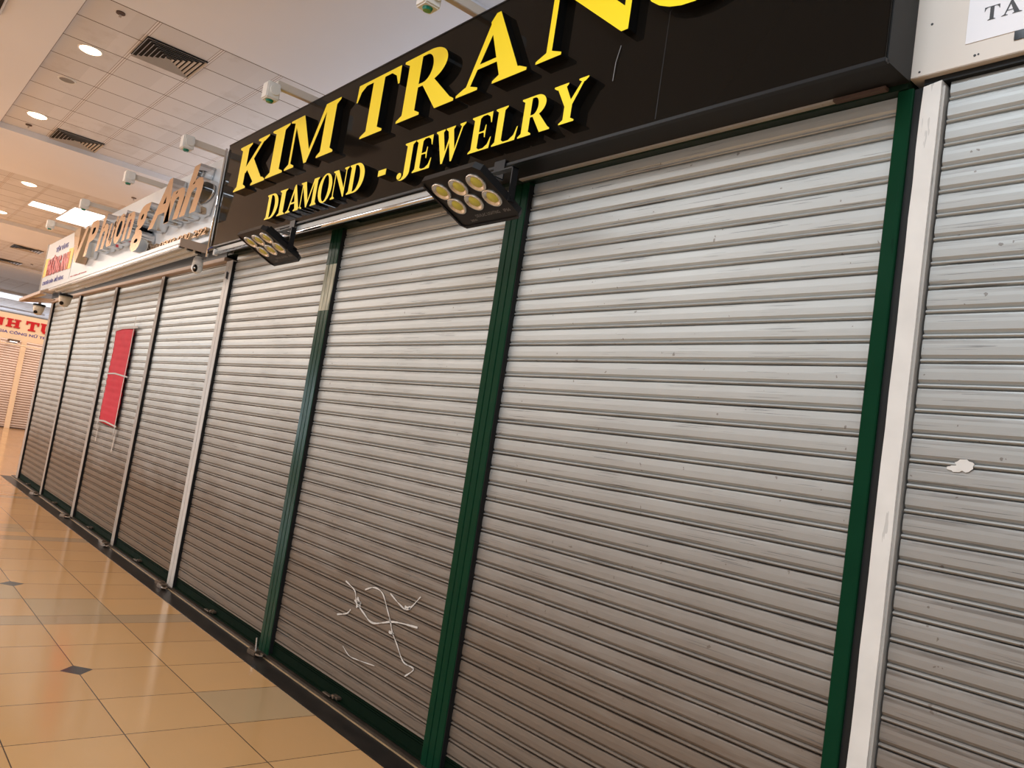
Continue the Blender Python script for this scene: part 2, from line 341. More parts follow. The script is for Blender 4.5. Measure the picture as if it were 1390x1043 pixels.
def glyph(ch, x0, x1, z0, z1, yf, yb):
    """union of the glyph's pieces scaled into a box; returns (front MB, side MB)"""
    base, holes, after = G[ch]
    loops = base + holes + after; vs = []; fs = []
    for lp in loops:
        fs.append(list(range(len(vs), len(vs) + len(lp)))); vs += [Vector(p) for p in lp]
    # counter-clockwise
    for f in fs:
        ar = sum(vs[f[i]].x * vs[f[(i + 1) % len(f)]].y - vs[f[(i + 1) % len(f)]].x * vs[f[i]].y for i in range(len(f)))
        if ar < 0: f.reverse()
    ov, oe, of, _, _, ofo = geometry.delaunay_2d_cdt(vs, [], fs, 1, 1e-5)
    nb, nh = len(base), len(holes); keep = []
    for f, src in zip(of, ofo):
        src = set(src)
        if any(s >= nb + nh for s in src) or (any(s < nb for s in src) and not any(nb <= s < nb + nh for s in src)): keep.append(f)
    used = {i for f in keep for i in f}
    mx0 = min(ov[i].x for i in used); mx1 = max(ov[i].x for i in used)
    def P(i, y): return Vector((x0 + (ov[i].x - mx0) / (mx1 - mx0) * (x1 - x0), y, z0 + ov[i].y * (z1 - z0)))
    fr, sd = MB(), MB()
    fv = {i: fr.bm.verts.new(P(i, yf)) for i in used}
    cnt = {}
    for f in keep:
        fr.bm.faces.new([fv[i] for i in f])
        for k in range(len(f)):
            e = (f[k], f[(k + 1) % len(f)]); cnt[e] = 1
    a = {}; b = {}
    for (i, j) in cnt:
        if (j, i) in cnt: continue
        for q in (i, j):
            if q not in a: a[q] = sd.bm.verts.new(P(q, yf + 0.0006)); b[q] = sd.bm.verts.new(P(q, yb))
        sd.bm.faces.new((a[i], b[i], b[j], a[j]))
    return fr, sd
def letter(ch, x0, x1, z0, z1, yf, yb, parent, mf, ms, name='letter'):
    fr, sd = glyph(ch, x0, x1, z0, z1, yf, yb)
    f = fr.build(name, mf, parent, recalc=False)
    for p in f.data.polygons:
        if p.normal.y > 0: p.flip()
    # side walls in the same object with a second material
    me = f.data; me.materials.append(ms)
    bm = bmesh.new(); bm.from_mesh(me); n0 = len(bm.faces)
    tmp = bpy.data.meshes.new('t'); sd.bm.to_mesh(tmp); sd.bm.free(); bm.from_mesh(tmp); bm.faces.ensure_lookup_table()
    for fc in bm.faces[n0:]: fc.material_index = 1
    bm.to_mesh(me); bm.free(); bpy.data.meshes.remove(tmp)
    return f
def text(name, s, x0, x1, z0, z1, y, depth, mat, parent, shear=0.0, bold=0.0, axis='xz', mat2=None):
    """plain lettering fitted into the box x0..x1, z0..z1 on the plane y (facing -Y); axis 'yz' faces +X"""
    cu = bpy.data.curves.new('txt', 'FONT'); cu.body = s; cu.extrude = depth / 2; cu.shear = shear; cu.offset = bold; cu.resolution_u = 3
    o = bpy.data.objects.new('txt', cu); COL.objects.link(o)
    me = bpy.data.meshes.new_from_object(o.evaluated_get(bpy.context.evaluated_depsgraph_get()))
    bpy.data.objects.remove(o); bpy.data.curves.remove(cu)
    xs = [v.co.x for v in me.vertices]; ys = [v.co.y for v in me.vertices]
    ax, bx, ay, by = min(xs), max(xs), min(ys), max(ys)
    for v in me.vertices:
        u = (v.co.x - ax) / (bx - ax); t = (v.co.y - ay) / (by - ay); d = v.co.z
        if axis == 'xz': v.co = (x0 + u * (x1 - x0), y - d - depth / 2, z0 + t * (z1 - z0))
        else: v.co = (y + d + depth / 2, x0 + u * (x1 - x0), z0 + t * (z1 - z0))
    me.materials.clear(); me.materials.append(mat); me.name = name
    if mat2 is not None:
        me.materials.append(mat2); me.update()
        for p in me.polygons: p.material_index = 0 if p.normal.y < -0.9 else 1
    o = bpy.data.objects.new(name, me); COL.objects.link(o)
    if parent is not None: o.parent = parent; o.matrix_parent_inverse = Matrix.Translation(-parent.location)
    return o

# ------------------------------------------------------------------ setting
def struct(o): o['kind'] = 'structure'; return o
HX0, HX1, HY0, HY1 = -46.0, 10.0, -10.0, 8.0
struct(MB().box(HX0, HX1, HY0, HY1, -0.1, 0.0).build('floor', M['floor']))
struct(MB().box(-11.75, 10.0, -0.185, -0.046, 0.0, 0.004).build('trim_1', M['kerb']))
struct(MB().box(-11.75, 10.0, -0.046, -0.036, 0.0, 0.006).build('trim_2', M['brass']))
struct(MB().box(-11.75, 10.0, -0.036, 0.06, 0.0, 0.022).build('trim_3', M['sill']))
# ceiling: smooth soffit at 4.92 m with recessed tile coffers at 5.00 m
ZS, ZC = 4.92, 5.0
cof = [(-4.70 - 8.05 * k - 5.42, -4.70 - 8.05 * k, -1.325, 5.2) for k in range(-1, 3)] + [(-35.2, -29.6, -1.325, 5.2), (-44, -38.2, -1.325, 5.2)]
cof.sort()
b = MB(); xs = [HX0] + [v for c in cof for v in c[:2]] + [HX1]
b.quad([(HX0, HY0, ZS), (HX1, HY0, ZS), (HX1, -1.325, ZS), (HX0, -1.325, ZS)]); b.quad([(HX0, 5.2, ZS), (HX1, 5.2, ZS), (HX1, HY1, ZS), (HX0, HY1, ZS)])
for i in range(0, len(xs), 2): b.quad([(xs[i], -1.325, ZS), (xs[i + 1], -1.325, ZS), (xs[i + 1], 5.2, ZS), (xs[i], 5.2, ZS)])
for (x0, x1, y0, y1) in cof:
    for p, q in (((x0, y0), (x1, y0)), ((x1, y0), (x1, y1)), ((x1, y1), (x0, y1)), ((x0, y1), (x0, y0))):
        b.quad([(p[0], p[1], ZS), (q[0], q[1], ZS), (q[0], q[1], ZC), (p[0], p[1], ZC)])
soff = struct(b.build('ceiling', M['gyp'], recalc=False))
b = MB()
for (x0, x1, y0, y1) in cof: b.quad([(x0, y0, ZC), (x1, y0, ZC), (x1, y1, ZC), (x0, y1, ZC)])
tiles = b.build('tile_field', M['ctile'], soff, recalc=False); tiles['label'] = 'recessed ceiling field of pale square tiles'
# hall walls (outside the frame, seen only in reflections)
struct(MB().box(HX0, HX1, HY0 - 0.2, HY0, 0, 5.1).build('wall_front', M['wallp']))
struct(MB().box(HX0, HX1, HY1, HY1 + 0.2, 0, 5.1).build('wall_back', M['wallp']))
struct(MB().box(HX0 - 0.2, HX0, HY0, HY1, 0, 5.1).build('wall_left', M['wallp']))
struct(MB().box(HX1, HX1 + 0.2, HY0, HY1, 0, 5.1).build('wall_right', M['wallp']))

# carcass of the shop row behind the shutters
b = MB(); b.box(-11.50, 6.0, 0.09, 0.16, 0.0, 3.55); struct(b.build('wall_inner', M['dkgap']))
struct(MB().box(-11.50, -11.42, 0.16, 4.0, 0, 3.55).build('wall_end', M['wallp']))
struct(MB().box(-11.50, 6.0, 0.16, 4.0, 3.50, 3.55).build('trim_4', M['wallp']))

# ------------------------------------------------------------------ roller shutters
PIT = 0.075
PROF = [(0.015, 0.0), (0.0015, 0.0012), (0.0, 0.006), (-0.0015, 0.026), (-0.0008, 0.0485), (0.004, 0.0550), (0.0070, 0.0588), (0.0110, 0.0600), (0.0030, 0.0606), (-0.0010, 0.0630), (-0.0025, 0.0665), (0.0, 0.0700), (0.0080, 0.0730)]
def shutter(x0, x1, label, mat, ztop=2.866, off=0.0, y=0.008, group='roller shutters of the shop row', handle=True, rail=None):
    cx = (x0 + x1) / 2
    t = empty('roller_shutter', label, 'roller shutter', (cx, y, 0.02), group)
    prof = []
    for i in range(-1, 37):
        zt = 2.80 - PIT * i + off; j = random.uniform(-0.0008, 0.0008)
        if i == -1:
            for (py, pz) in PROF[3:]: prof.append((y + py + 0.003, zt - pz))
            prof = [p for p in prof if p[1] < ztop - 0.004]; prof.insert(0, (y + 0.003, ztop))
        else:
            for (py, pz) in PROF: prof.append((y + py + j, zt - pz))
    prof = [p for p in prof if p[1] > 0.095]
    c = MB().strip(prof, x0, x1); c.build('curtain', mat, t)
    b = MB()
    for k in range(3): b.box(x0, x1, y - 0.004, y + 0.010, 0.078 + k * 0.012, 0.086 + k * 0.012, 0.001)
    b.box(x0, x1, y - 0.002, y + 0.012, 0.034, 0.078); b.box(x0, x1, y - 0.022, y + 0.012, 0.026, 0.034, 0.002)
    r = b.build('bottom_rail', rail or M['rail'], t)
    if handle:
        h = MB(); h.box(cx - 0.11, cx - 0.02, y - 0.040, y - 0.020, 0.036, 0.044, 0.002); h.box(cx - 0.02, cx + 0.05, y - 0.034, y - 0.002, 0.042, 0.056, 0.003); h.cyl((cx + 0.02, y - 0.045, 0.05), (cx + 0.02, y - 0.01, 0.05), 0.008, 10)
        h.build('pull_handle', M['lock'], t)
    return t
RX3, RX2, RX1 = 1.822, 0.018, -1.90
posts_x = [(-0.137 + .022, 0.009 + .022), (-2.07 + .035, -1.918 + .035), (-4.005 + .04, -3.86 + .04), (-5.84 + .05, -5.745 + .05), (-7.69 + .06, -7.585 + .06), (-9.62 + .07, -9.53 + .07), (-11.56 + .09, -11.40 + .09)]
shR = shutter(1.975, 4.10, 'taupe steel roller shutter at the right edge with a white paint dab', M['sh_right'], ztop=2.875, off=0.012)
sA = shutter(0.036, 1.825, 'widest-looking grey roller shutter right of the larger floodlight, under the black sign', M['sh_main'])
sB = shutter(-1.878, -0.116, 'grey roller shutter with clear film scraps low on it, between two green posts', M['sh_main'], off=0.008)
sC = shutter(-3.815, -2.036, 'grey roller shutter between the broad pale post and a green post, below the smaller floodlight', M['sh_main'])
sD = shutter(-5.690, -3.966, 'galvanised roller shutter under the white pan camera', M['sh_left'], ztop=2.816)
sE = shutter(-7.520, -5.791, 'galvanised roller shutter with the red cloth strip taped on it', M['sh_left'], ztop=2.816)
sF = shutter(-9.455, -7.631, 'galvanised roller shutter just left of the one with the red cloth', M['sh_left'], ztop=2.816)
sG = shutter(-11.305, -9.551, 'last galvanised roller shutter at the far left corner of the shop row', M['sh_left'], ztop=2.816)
# white dab of paint on the right shutter
b = MB()
def blob(b, cx, cz, rx, rz, y, n=18, seed=1, amp=0.18):
    rr = random.Random(seed); pts = []
    for i in range(n):
        a = -2 * math.pi * i / n; k = 1 + rr.uniform(-amp, amp); pts.append((cx + rx * k * math.cos(a), y, cz + rz * k * math.sin(a)))
    b.poly(pts, (0, 0.0015, 0))
blob(b, 2.128, 1.694, 0.024, 0.018, 0.004, seed=3); blob(b, 2.103, 1.684, 0.02, 0.009, 0.0045, seed=5)
b.build('paint_dab', M['white'], shR)['label'] = 'white paint dab'
# clear tape and film scraps on the second bay
def ribbon(b, pts, wd, y):
    for (x0, z0), (x1, z1) in zip(pts, pts[1:]):
        d = Vector((x1 - x0, 0, z1 - z0)); n = Vector((-d.z, 0, d.x)).normalized() * wd
        p0, p1 = Vector((x0, y, z0)), Vector((x1, y, z1)); b.poly([p0 - n, p0 + n, p1 + n, p1 - n], (0, 0.0006, 0))

# ------------------------------------------------------------------ posts
def post(x0, x1, label, mat, gasket=True, ribs=2, z1=2.867, yf=-0.022, group='guide posts between the shutters'):
    t = empty('guide_post', label, 'post', ((x0 + x1) / 2, 0.02, 0.022), group)
    b = MB(); w_ = x1 - x0; z0 = 0.022
    pts = [(x0, 0.06), (x0, yf + .003), (x0 + .003, yf)]
    for i in range(ribs):
        c = x0 + w_ * (i + 1) / (ribs + 1); pts += [(c - .004, yf), (c - .002, yf + .005), (c + .002, yf + .005), (c + .004, yf)]
    pts += [(x1 - .003, yf), (x1, yf + .003), (x1, 0.06)]
    b.poly([(px, py, z0) for px, py in pts], (0, 0, z1 - z0)); b.build('profile', mat, t)
    if gasket: MB().box(x1, x1 + 0.004, yf + 0.004, 0.05, z0, z1 - 0.01).build('gasket', M['rubber'], t)['label'] = 'black rubber gasket'
    return t
post(*posts_x[0], 'green guide post directly below the larger floodlight', M['green'])
post(*posts_x[1], 'green guide post with paint worn pale near its top, right of the smaller floodlight', M['green'], ribs=2)
pw = post(*posts_x[2], 'broad pale aluminium post under the left end of the black sign', M['aluw'], ribs=1, z1=2.817)
b = MB(); b.box(-3.915, -3.895, -0.026, -0.021, 2.66, 2.72); b.box(-3.885, -3.865, -0.026, -0.021, 2.65, 2.71); b.build('slot', M['rubber'], pw)
post(*posts_x[3], 'weathered aluminium post just right of the red cloth strip', M['alu'], ribs=2, z1=2.817)
post(*posts_x[4], 'weathered aluminium post just left of the red cloth strip', M['alu'], ribs=1, z1=2.817)
post(*posts_x[5], 'narrow pale post below the dome camera, second from the far corner', M['alu'], ribs=1, z1=2.817)
post(*posts_x[6], 'corner post at the far left end of the shop row', M['alu'], ribs=1, z1=2.817)
pg = post(1.826, 1.876, 'dark green guide post beside the white painted post', M['green'], gasket=False, ribs=0, z1=2.867)
MB().box(1.876, 1.900, -0.010, 0.06, 0.022, 2.867).build('side_channel', M['dkgap'], pg)['label'] = 'black side channel'
t = empty('white_post', 'white painted flat post right of the dark green one', 'post', (1.93, 0.02, 0.022))
b = MB(); z = 0.022; L = []; Rr = []
rr = random.Random(4)
while z < 2.868:
    L.append((1.902 + rr.uniform(-.0015, .0015), z)); Rr.append((1.958 + rr.uniform(-.0008, .0008), z)); z += 0.11
L.append((1.904, 2.866)); Rr.append((1.958, 2.875))
b.poly([(x, -0.016, zz) for x, zz in L + Rr[::-1]], (0, 0.06, 0)); b.build('flat_bar', M['white'], t)
MB().box(1.958, 1.966, -0.006, 0.05, 0.022, 2.86).build('edge_strip', M['aluw'], t)

# headers over the shutters
t = empty('header_beam', 'dark green header beam over the shutters below the black sign', 'beam', (-1.0, 0, 2.86))
MB().box(-3.95, 1.860, -0.028, 0.06, 2.868, 2.92).build('beam', M['green_dk'], t)
MB().box(-0.02, 1.63, -0.050, -0.028, 2.876, 2.884).build('edge_strip', M['aluw'], t)['label'] = 'pale edge strip'
MB().box(1.62, 1.80, -0.054, -0.028, 2.872, 2.884, 0.002).build('bracket_plate', M['brown'], t)['label'] = 'rusty brown plate'
MB().box(-1.80, -1.62, -0.06, -0.028, 2.868, 2.884, 0.002).build('bracket_plate', M['green_dk'], t)
MB().cyl((-3.80, -0.035, 2.868), (-3.80, -0.035, 2.90), 0.01, 8).build('stud', M['steel'], t)
t = empty('header_channel', 'tan steel header channel over the galvanised shutters', 'beam', (-7.6, 0, 2.83))
MB().box(-11.50, -3.97, -0.045, 0.06, 2.818, 2.852, 0.003).build('channel', M['tan'], t)
MB().box(-11.50, -3.97, -0.030, 0.06, 2.852, 2.953).build('infill', M['dkgap'], t)
t = empty('header_beam', 'black header board over the taupe shutter at the right', 'beam', (2.9, 0, 2.87))
MB().box(1.90, 4.2, -0.006, 0.06, 2.877, 2.895).build('board', M['dkgap'], t)

# ------------------------------------------------------------------ the black shop sign
SX0, SX1, SZ0, SZ1, SY = -3.905, 1.867, 2.885, 3.79, -0.20
sg = empty('shop_sign', 'long glossy black shop sign with yellow capital letters', 'sign', (-1.0, -0.1, 2.885))
MB().box(SX0, SX1 - 0.0, SY + 0.012, -0.032, SZ0 + 0.0, SZ1 - 0.004).build('box', M['greybox'], sg)
MB().box(SX0, SX1 - 0.004, SY, SY + 0.012, SZ0 + 0.004, SZ1, 0.002).build('face_panel', M['black'], sg)
b = MB(); b.box(SX0, SX1, SY - 0.004, SY + 0.02, SZ0 - 0.006, SZ0 + 0.008, 0.001); b.box(SX0, SX1, SY - 0.003, SY + 0.02, SZ1 - 0.004, SZ1 + 0.004)
b.build('edge_trim', M['lblack'], sg)
b = MB(); b.box(0.962, 0.966, SY - 0.0006, SY, SZ0 + 0.02, SZ1 - 0.01); 
b.build('panel_joint', M['lblack'], sg)
MB().tube([(0.72, SY - 0.004, 3.28), (0.705, SY - 0.006, 3.21), (0.700, SY - 0.004, 3.13)], 0.0016, 6).build('loose_wire', M['print'], sg)
YF, YB = -0.25, SY - 0.0005
def SXf(x): return 3.038 + (x - 3.038) * 1.0092      # the letter faces stand 5 cm off the panel
def SZf(z): return 1.530 + (z - 1.530) * 1.0092
def zb(x): return 3.270 + 0.0085 * (x + 3.4)
for ch, x0, x1 in (('K', -3.403, -2.791), ('I', -2.775, -2.480), ('M', -2.456, -1.714), ('T', -1.487, -.984), ('R', -.950, -.390), ('A', -.370, .187), ('N', .237, .885), ('G', .862, 1.43)):
    letter(ch, SXf(x0), SXf(x1), SZf(zb(x0)), SZf(zb(x0) + .37), YF, YB, sg, M['yellow'], M['blk'])
for ch, x0, x1 in (('D', -2.648, -2.440), ('I', -2.430, -2.306), ('A', -2.290, -2.057), ('M', -2.093, -1.824), ('O', -1.816, -1.628), ('N', -1.627, -1.428), ('D', -1.414, -1.218)):
    letter(ch, SXf(x0), SXf(x1), SZf(2.942), SZf(3.128), YF, YB, sg, M['yellow'], M['blk'])
b = MB().box(SXf(-1.052), SXf(-.968), YF, YF + 0.002, SZf(2.995), SZf(3.030)); o = b.build('dash', M['yellow'], sg)
MB().box(SXf(-1.052), SXf(-.968), YF + 0.002, YB, SZf(2.995), SZf(3.030)).build('dash_return', M['blk'], sg)
for ch, x0, x1, z0 in (('J', -.836, -.687, 2.953), ('E', -.680, -.508, 2.951), ('W', -.491, -.233, 2.955), ('E', -.179, -.006, 2.959), ('L', .008, .191, 2.959), ('R', .200, .415, 2.959), ('Y', .414, .625, 2.962)):
    letter(ch, SXf(x0), SXf(x1), SZf(z0), SZf(z0 + .186), YF, YB, sg, M['yellow'], M['blk'])

# chrome lamp tube under the sign
t = empty('lamp_tube', 'long shiny tube lamp fixed under the black sign', 'lamp', (-2.1, -0.19, 2.83))
MB().cyl((-3.78, -0.19, 2.825), (-0.43, -0.19, 2.825), 0.013, 14).build('tube', M['chrome'], t, smooth=True)
MB().box(-3.80, -0.41, -0.186, -0.15, 2.842, 2.874).build('batten', M['lampgrey'], t)
b = MB(); 
for xx in (-3.79, -0.42): b = MB(); b.box(xx - 0.015, xx + 0.015, -0.207, -0.172, 2.808, 2.860, 0.003); b.build('end_holder', M['plastic'], t)
b = MB()
for xx in (-3.5, -2.1, -0.7): b = MB(); b.box(xx - .01, xx + .01, -0.17, -0.15, 2.87, 2.884); b.build('clip', M['steel'], t)

# ------------------------------------------------------------------ flood lights
def flood(x1, label):
    W_, A = 0.45, Vector((0, -0.50, 2.745)); B = Vector((0, -0.20, 2.605)); d = (B - A); L_ = d.length; d.normalize()
    t = empty('flood_light', label, 'flood light', (x1 - W_ / 2, -0.35, 2.675), 'floodlights hung below the black sign')
    n = Vector((0, d.z, -d.y))        # outward face normal (down and to the front)
    if n.z > 0: n = -n
    o = Vector((x1 - W_, A.y, A.z)); ex = Vector((1, 0, 0))
    m = Matrix(((ex.x, d.x, n.x, o.x), (ex.y, d.y, n.y, o.y), (ex.z, d.z, n.z, o.z), (0, 0, 0, 1)))
    c = 0.028
    def oc(i): return [(c, i), (W_ - c, i), (W_ - i, c), (W_ - i, L_ - c), (W_ - c, L_ - i), (c, L_ - i), (i, L_ - c), (i, c)]
    b = MB(); b.poly([(px, py, -0.026) for px, py in oc(0)], (0, 0, 0.026)); b.poly([(px, py, -0.045) for px, py in oc(0.04)], (0, 0, 0.019))
    # raised rim
    ou, inn = oc(0), oc(0.014)
    for i in range(8):
        j = (i + 1) % 8; b.poly([(*ou[i], 0), (*ou[j], 0), (*inn[j], 0), (*inn[i], 0)], (0, 0, 0.006))
    for k in range(9): b.box(0.05 + k * 0.043, 0.056 + k * 0.043, 0.05, L_ - 0.05, -0.065, -0.04)
    b.xf(m).build('housing', M['lblack'], t)
    for r, yy in ((0, 0.085), (1, 0.185)):
        for q in range(3):
            cx = 0.093 + r * 0.014 + q * 0.134
            lm = m @ Matrix.Translation((cx, yy, 0))
            lb = MB(); lb.lathe([(0.051, 0.0005), (0.052, 0.009), (0.049, 0.011), (0.042, 0.010), (0.035, 0.003), (0.030, 0.0025)], 24, lm); ob = lb.build('lens', M['reflector'], t, smooth=True)
            cb = MB(); cb.lathe([(0.031, 0.0025), (0.029, 0.006), (0.0001, 0.007)], 20, lm); cb.build('led_chip', M['cob'], ob, smooth=True)
    # printed words
    for s_, u0, u1, v0, v1 in (('DEVILAC LIGHTING', 0.16, 0.34, 0.262, 0.280), ('IP66', 0.37, 0.415, 0.262, 0.280), ('300W', 0.10, 0.15, 0.286, 0.300)):
        o2 = text('printed_text', s_, 0, 1, 0, 1, 0, 0.0004, M['print'], None)
        me = o2.data
        for v in me.vertices:
            u_, t_ = v.co.x, v.co.z; v.co = m @ Vector((u0 + u_ * (u1 - u0), v1 - t_ * (v1 - v0), 0.0006 - v.co.y * 0.5))
        o2.parent = t; o2.matrix_parent_inverse = Matrix.Translation(-t.location)
    # bracket: two arms, cross bar, lug
    b = MB(); py, pz = -0.292, 2.668
    for xx in (x1 - W_ - 0.012, x1 + 0.004):
        b.box(xx, xx + 0.006, py - 0.017, py + 0.017, pz - 0.02, 2.806)
        b.cyl((xx - 0.003, py, pz), (xx + 0.009, py, pz), 0.011, 10)
    b.box(x1 - W_ - 0.012, x1 + 0.010, py - 0.017, py + 0.017, 2.800, 2.806); mx = x1 - W_ / 2
    b.box(mx - 0.04, mx + 0.04, py - 0.017, -0.206, 2.806, 2.812); b.box(mx - 0.04, mx + 0.04, -0.212, -0.206, 2.812, 2.91)
    b.build('bracket', M['lblack'], t)
    return t
flood(0.245, 'larger black six-lens floodlight below the word JEWELRY')
flood(-2.045, 'smaller black six-lens floodlight below the word DIAMOND')

# ------------------------------------------------------------------ right neighbour's fascia sign
t = empty('fascia_sign', 'cream panel sign with a white printed sheet at the upper right', 'sign', (3.0, -0.03, 2.9))
MB().box(1.862, 5.2, -0.030, 0.085, 2.896, 3.85, 0.002).build('panel', M['signc'], t)
for (hx, hz, r) in ((1.915, 3.064, .004), (1.892, 2.912, .0035), (2.052, 2.920, .004), (2.062, 2.921, .003)): MB().cyl((hx, -0.0312, hz), (hx, -0.029, hz), r, 10).build('screw_hole', M['ink'], t)
p = MB().box(2.022, 3.4, -0.0325, -0.030, 2.963, 3.75).build('printed_sheet', M['paper'], t); p['label'] = 'white printed sheet'
letter('T', 2.068, 2.110, 3.020, 3.064, -0.0332, -0.0325, t, M['ink'], M['ink'])
letter('A', 2.115, 2.170, 3.020, 3.064, -0.0332, -0.0325, t, M['ink'], M['ink'])
letter('2', 2.176, 2.215, 3.020, 3.064, -0.0332, -0.0325, t, M['ink'], M['ink'])
MB().box(2.156, 3.4, -0.0332, -0.0318, 2.934, 2.962).build('printed_strip', M['blk'], t)['label'] = 'dark printed strip below the sheet'

# ------------------------------------------------------------------ left neighbour's white sign
t = empty('shop_sign', 'white shop sign with mirrored gold script letters and a red and blue end panel', 'sign', (-7.7, -0.1, 2.95))
MB().box(-11.55, -3.912, -0.20, 0.085, 2.955, 3.705, 0.003).build('face_panel', M['signw'], t)
b = MB(); b.cyl((-3.915, -0.215, 2.80), (-3.915, -0.215, 3.76), 0.010, 8); b.build('edge_tube', M['chrome'], t, smooth=True)
MB().box(-11.585, -11.55, -0.21, 0.085, 2.95, 3.71).build('end_trim', M['aluw'], t)
for ch, x0, x1, z0, z1 in (('P', -8.19, -7.62, 3.16, 3.59), ('h', -7.58, -7.12, 3.17, 3.60), ('ư', -7.10, -6.72, 3.17, 3.50), ('ơ', -6.78, -6.40, 3.17, 3.52), ('n', -6.42, -6.03, 3.17, 3.47), ('g', -6.00, -5.50, 3.00, 3.48), ('A', -5.45, -4.80, 3.18, 3.63), ('n', -4.95, -4.45, 3.185, 3.48), ('h', -4.50, -3.975, 3.185, 3.63)):
    o = text('letter', ch, x0, x1, z0, z1, -0.205, 0.13, M['bronze'], t, shear=0.28, bold=0.035, mat2=M['chrome'])
b = MB(); b.poly([(-9.05, -0.33, 3.62), (-8.66, -0.33, 3.60), (-8.62, -0.33, 3.28), (-8.30, -0.33, 3.58), (-8.20, -0.33, 3.54), (-8.60, -0.33, 3.13), (-8.72, -0.33, 3.14)], (0, 0.12, 0)); b.build('logo', M['bronze'], t)
text('small_lettering', 'ĐT: 0903 000 292', -5.75, -4.0, 3.005, 3.075, -0.205, 0.03, M['bronze'], t, shear=0.2, bold=0.01)
text('small_lettering', 'GIA CÔNG NỮ TRANG', -9.45, -8.50, 3.025, 3.045, -0.2005, 0.003, M['red'], t)
e = MB().box(-11.53, -9.52, -0.204, -0.200, 2.96, 3.70).build('end_panel', M['signw'], t); e['label'] = 'white end panel with red and blue lettering'
b = MB(); b.poly([(-11.50, -0.210, 3.16), (-11.50, -0.210, 3.46), (-11.20, -0.210, 3.45), (-11.2, -0.210, 3.18)], (0, 0.005, 0)); b.build('yellow_end_block', M['yel2'], t); b = MB(); b.poly([(-9.85, -0.210, 3.17), (-9.85, -0.210, 3.47), (-9.53, -0.210, 3.46), (-9.55, -0.210, 3.16)], (0, 0.005, 0)); b.build('yellow_end_block', M['yel2'], t)
text('lettering', 'TIỆM VÀNG', -10.85, -10.0, 3.49, 3.61, -0.205, 0.003, M['blue'], t, bold=0.02)
text('lettering', 'PHƯƠNG ANH', -11.25, -9.72, 3.16, 3.47, -0.211, 0.004, M['red'], t, bold=0.06)
text('lettering', 'CHUYÊN BÁN - ĐỔI VÀNG', -11.42, -9.90, 3.03, 3.12, -0.205, 0.003, M['blue'], t, bold=0.02)

# light trough under the white sign
t = empty('light_trough', 'white three-row strip light trough hanging under the white sign', 'light fitting', (-3.96, -0.33, 2.87)); t.rotation_euler = (0, -0.0105, 0)
MB().box(-9.5, -3.965, -0.432, -0.21, 2.862, 2.902, 0.003).build('tray', M['signw'], t)
MB().box(-3.965, -3.955, -0.436, -0.208, 2.836, 2.908).build('end_cap', M['tan'], t)['label'] = 'beige end cap'
for k, yy in enumerate((-0.405, -0.325, -0.245)):
    b = MB(); b.box(-9.45, -4.02 - k * 0.03, yy - 0.020, yy + 0.020, 2.838, 2.862, 0.003); s = b.build('lamp_row', M['tubeoff'], t)
    b = MB()
    for i in range(90):
        xx = -4.06 - k * 0.03 - i * 0.045; b.box(xx - 0.012, xx + 0.012, yy - 0.012, yy + 0.012, 2.830, 2.839)
    s2 = b.build('led_beads', M['plastic'], t); s2['kind'] = 'stuff'
    MB().box(-4.02 - k * 0.03, -3.985 - k * 0.03, yy - 0.022, yy + 0.022, 2.834, 2.862).build('socket', M['lblack'], t)
# folded awning frame at the far corner
t = empty('awning_frame', 'tan folded awning frame sticking out at the far left corner', 'awning frame', (-11.2, -0.45, 2.8))
def bar(b, p, q, w_, h_):
    p, q = Vector(p), Vector(q); d = (q - p); n = Vector((-d.y, d.x, 0)).normalized() * w_ / 2; up = Vector((0, 0, h_))
    b.poly([p - n, p + n, p + n + up, p - n + up], d)
T_ = (-11.76, -0.41, 2.745)
b = MB(); bar(b, T_, (-10.75, -0.30, 2.845), 0.035, 0.045); bar(b, T_, (-11.20, -0.06, 2.775), 0.035, 0.045); bar(b, (-11.45, -0.38, 2.775), (-11.05, -0.06, 2.80), 0.03, 0.03); bar(b, (-11.20, -0.06, 2.775), (-10.60, -0.06, 2.79), 0.03, 0.025); b.build('frame', M['tan'], t)
MB().tube([(-11.68, -0.37, 2.81), (-10.9, -0.27, 2.875)], 0.022, 10).build('roller_tube', M['tan'], t)
MB().tube([(-11.60, -0.33, 2.80), (-10.9, -0.22, 2.86)], 0.016, 10).build('roller_tube', M['plasticc'], t)

# ------------------------------------------------------------------ cameras
def ball(b, c, r, sx=1, sy=1, sz=1, seg=20):
    bmesh.ops.create_uvsphere(b.bm, u_segments=seg, v_segments=12, radius=r, matrix=Matrix.Translation(c) @ Matrix.Diagonal((sx, sy, sz, 1))); return b
def pan_cam(c, label):
    t = empty('security_camera', label, 'security camera', c)
    b = MB(); x, y, z = c; ball(b, (x, y, z), 0.048, 1, 1, 1.05); b.cyl((x, y, z + .02), (x, y, z + .085), 0.046, 20, 0.040); b.build('body', M['plastic'], t, smooth=True)
    MB().cyl((x, y, z + .085), (x, y, z + .10), 0.03, 16).build('mount', M['plastic'], t)
    d = Vector((0.78, -0.60, -0.22)).normalized(); f = MB(); m = Matrix.Translation(Vector(c) + d * 0.030) @ d.to_track_quat('Z', 'Y').to_matrix().to_4x4()
    f.lathe([(0.026, 0.012), (0.025, 0.019), (0.0001, 0.023)], 18, m @ Matrix.Diagonal((0.8, 1.25, 1, 1))); f.build('face', M['blk'], t, smooth=True)
    f = MB(); f.lathe([(0.009, 0.022), (0.008, 0.026), (0.0001, 0.026)], 14, m); f.build('lens', M['steel'], t, smooth=True)
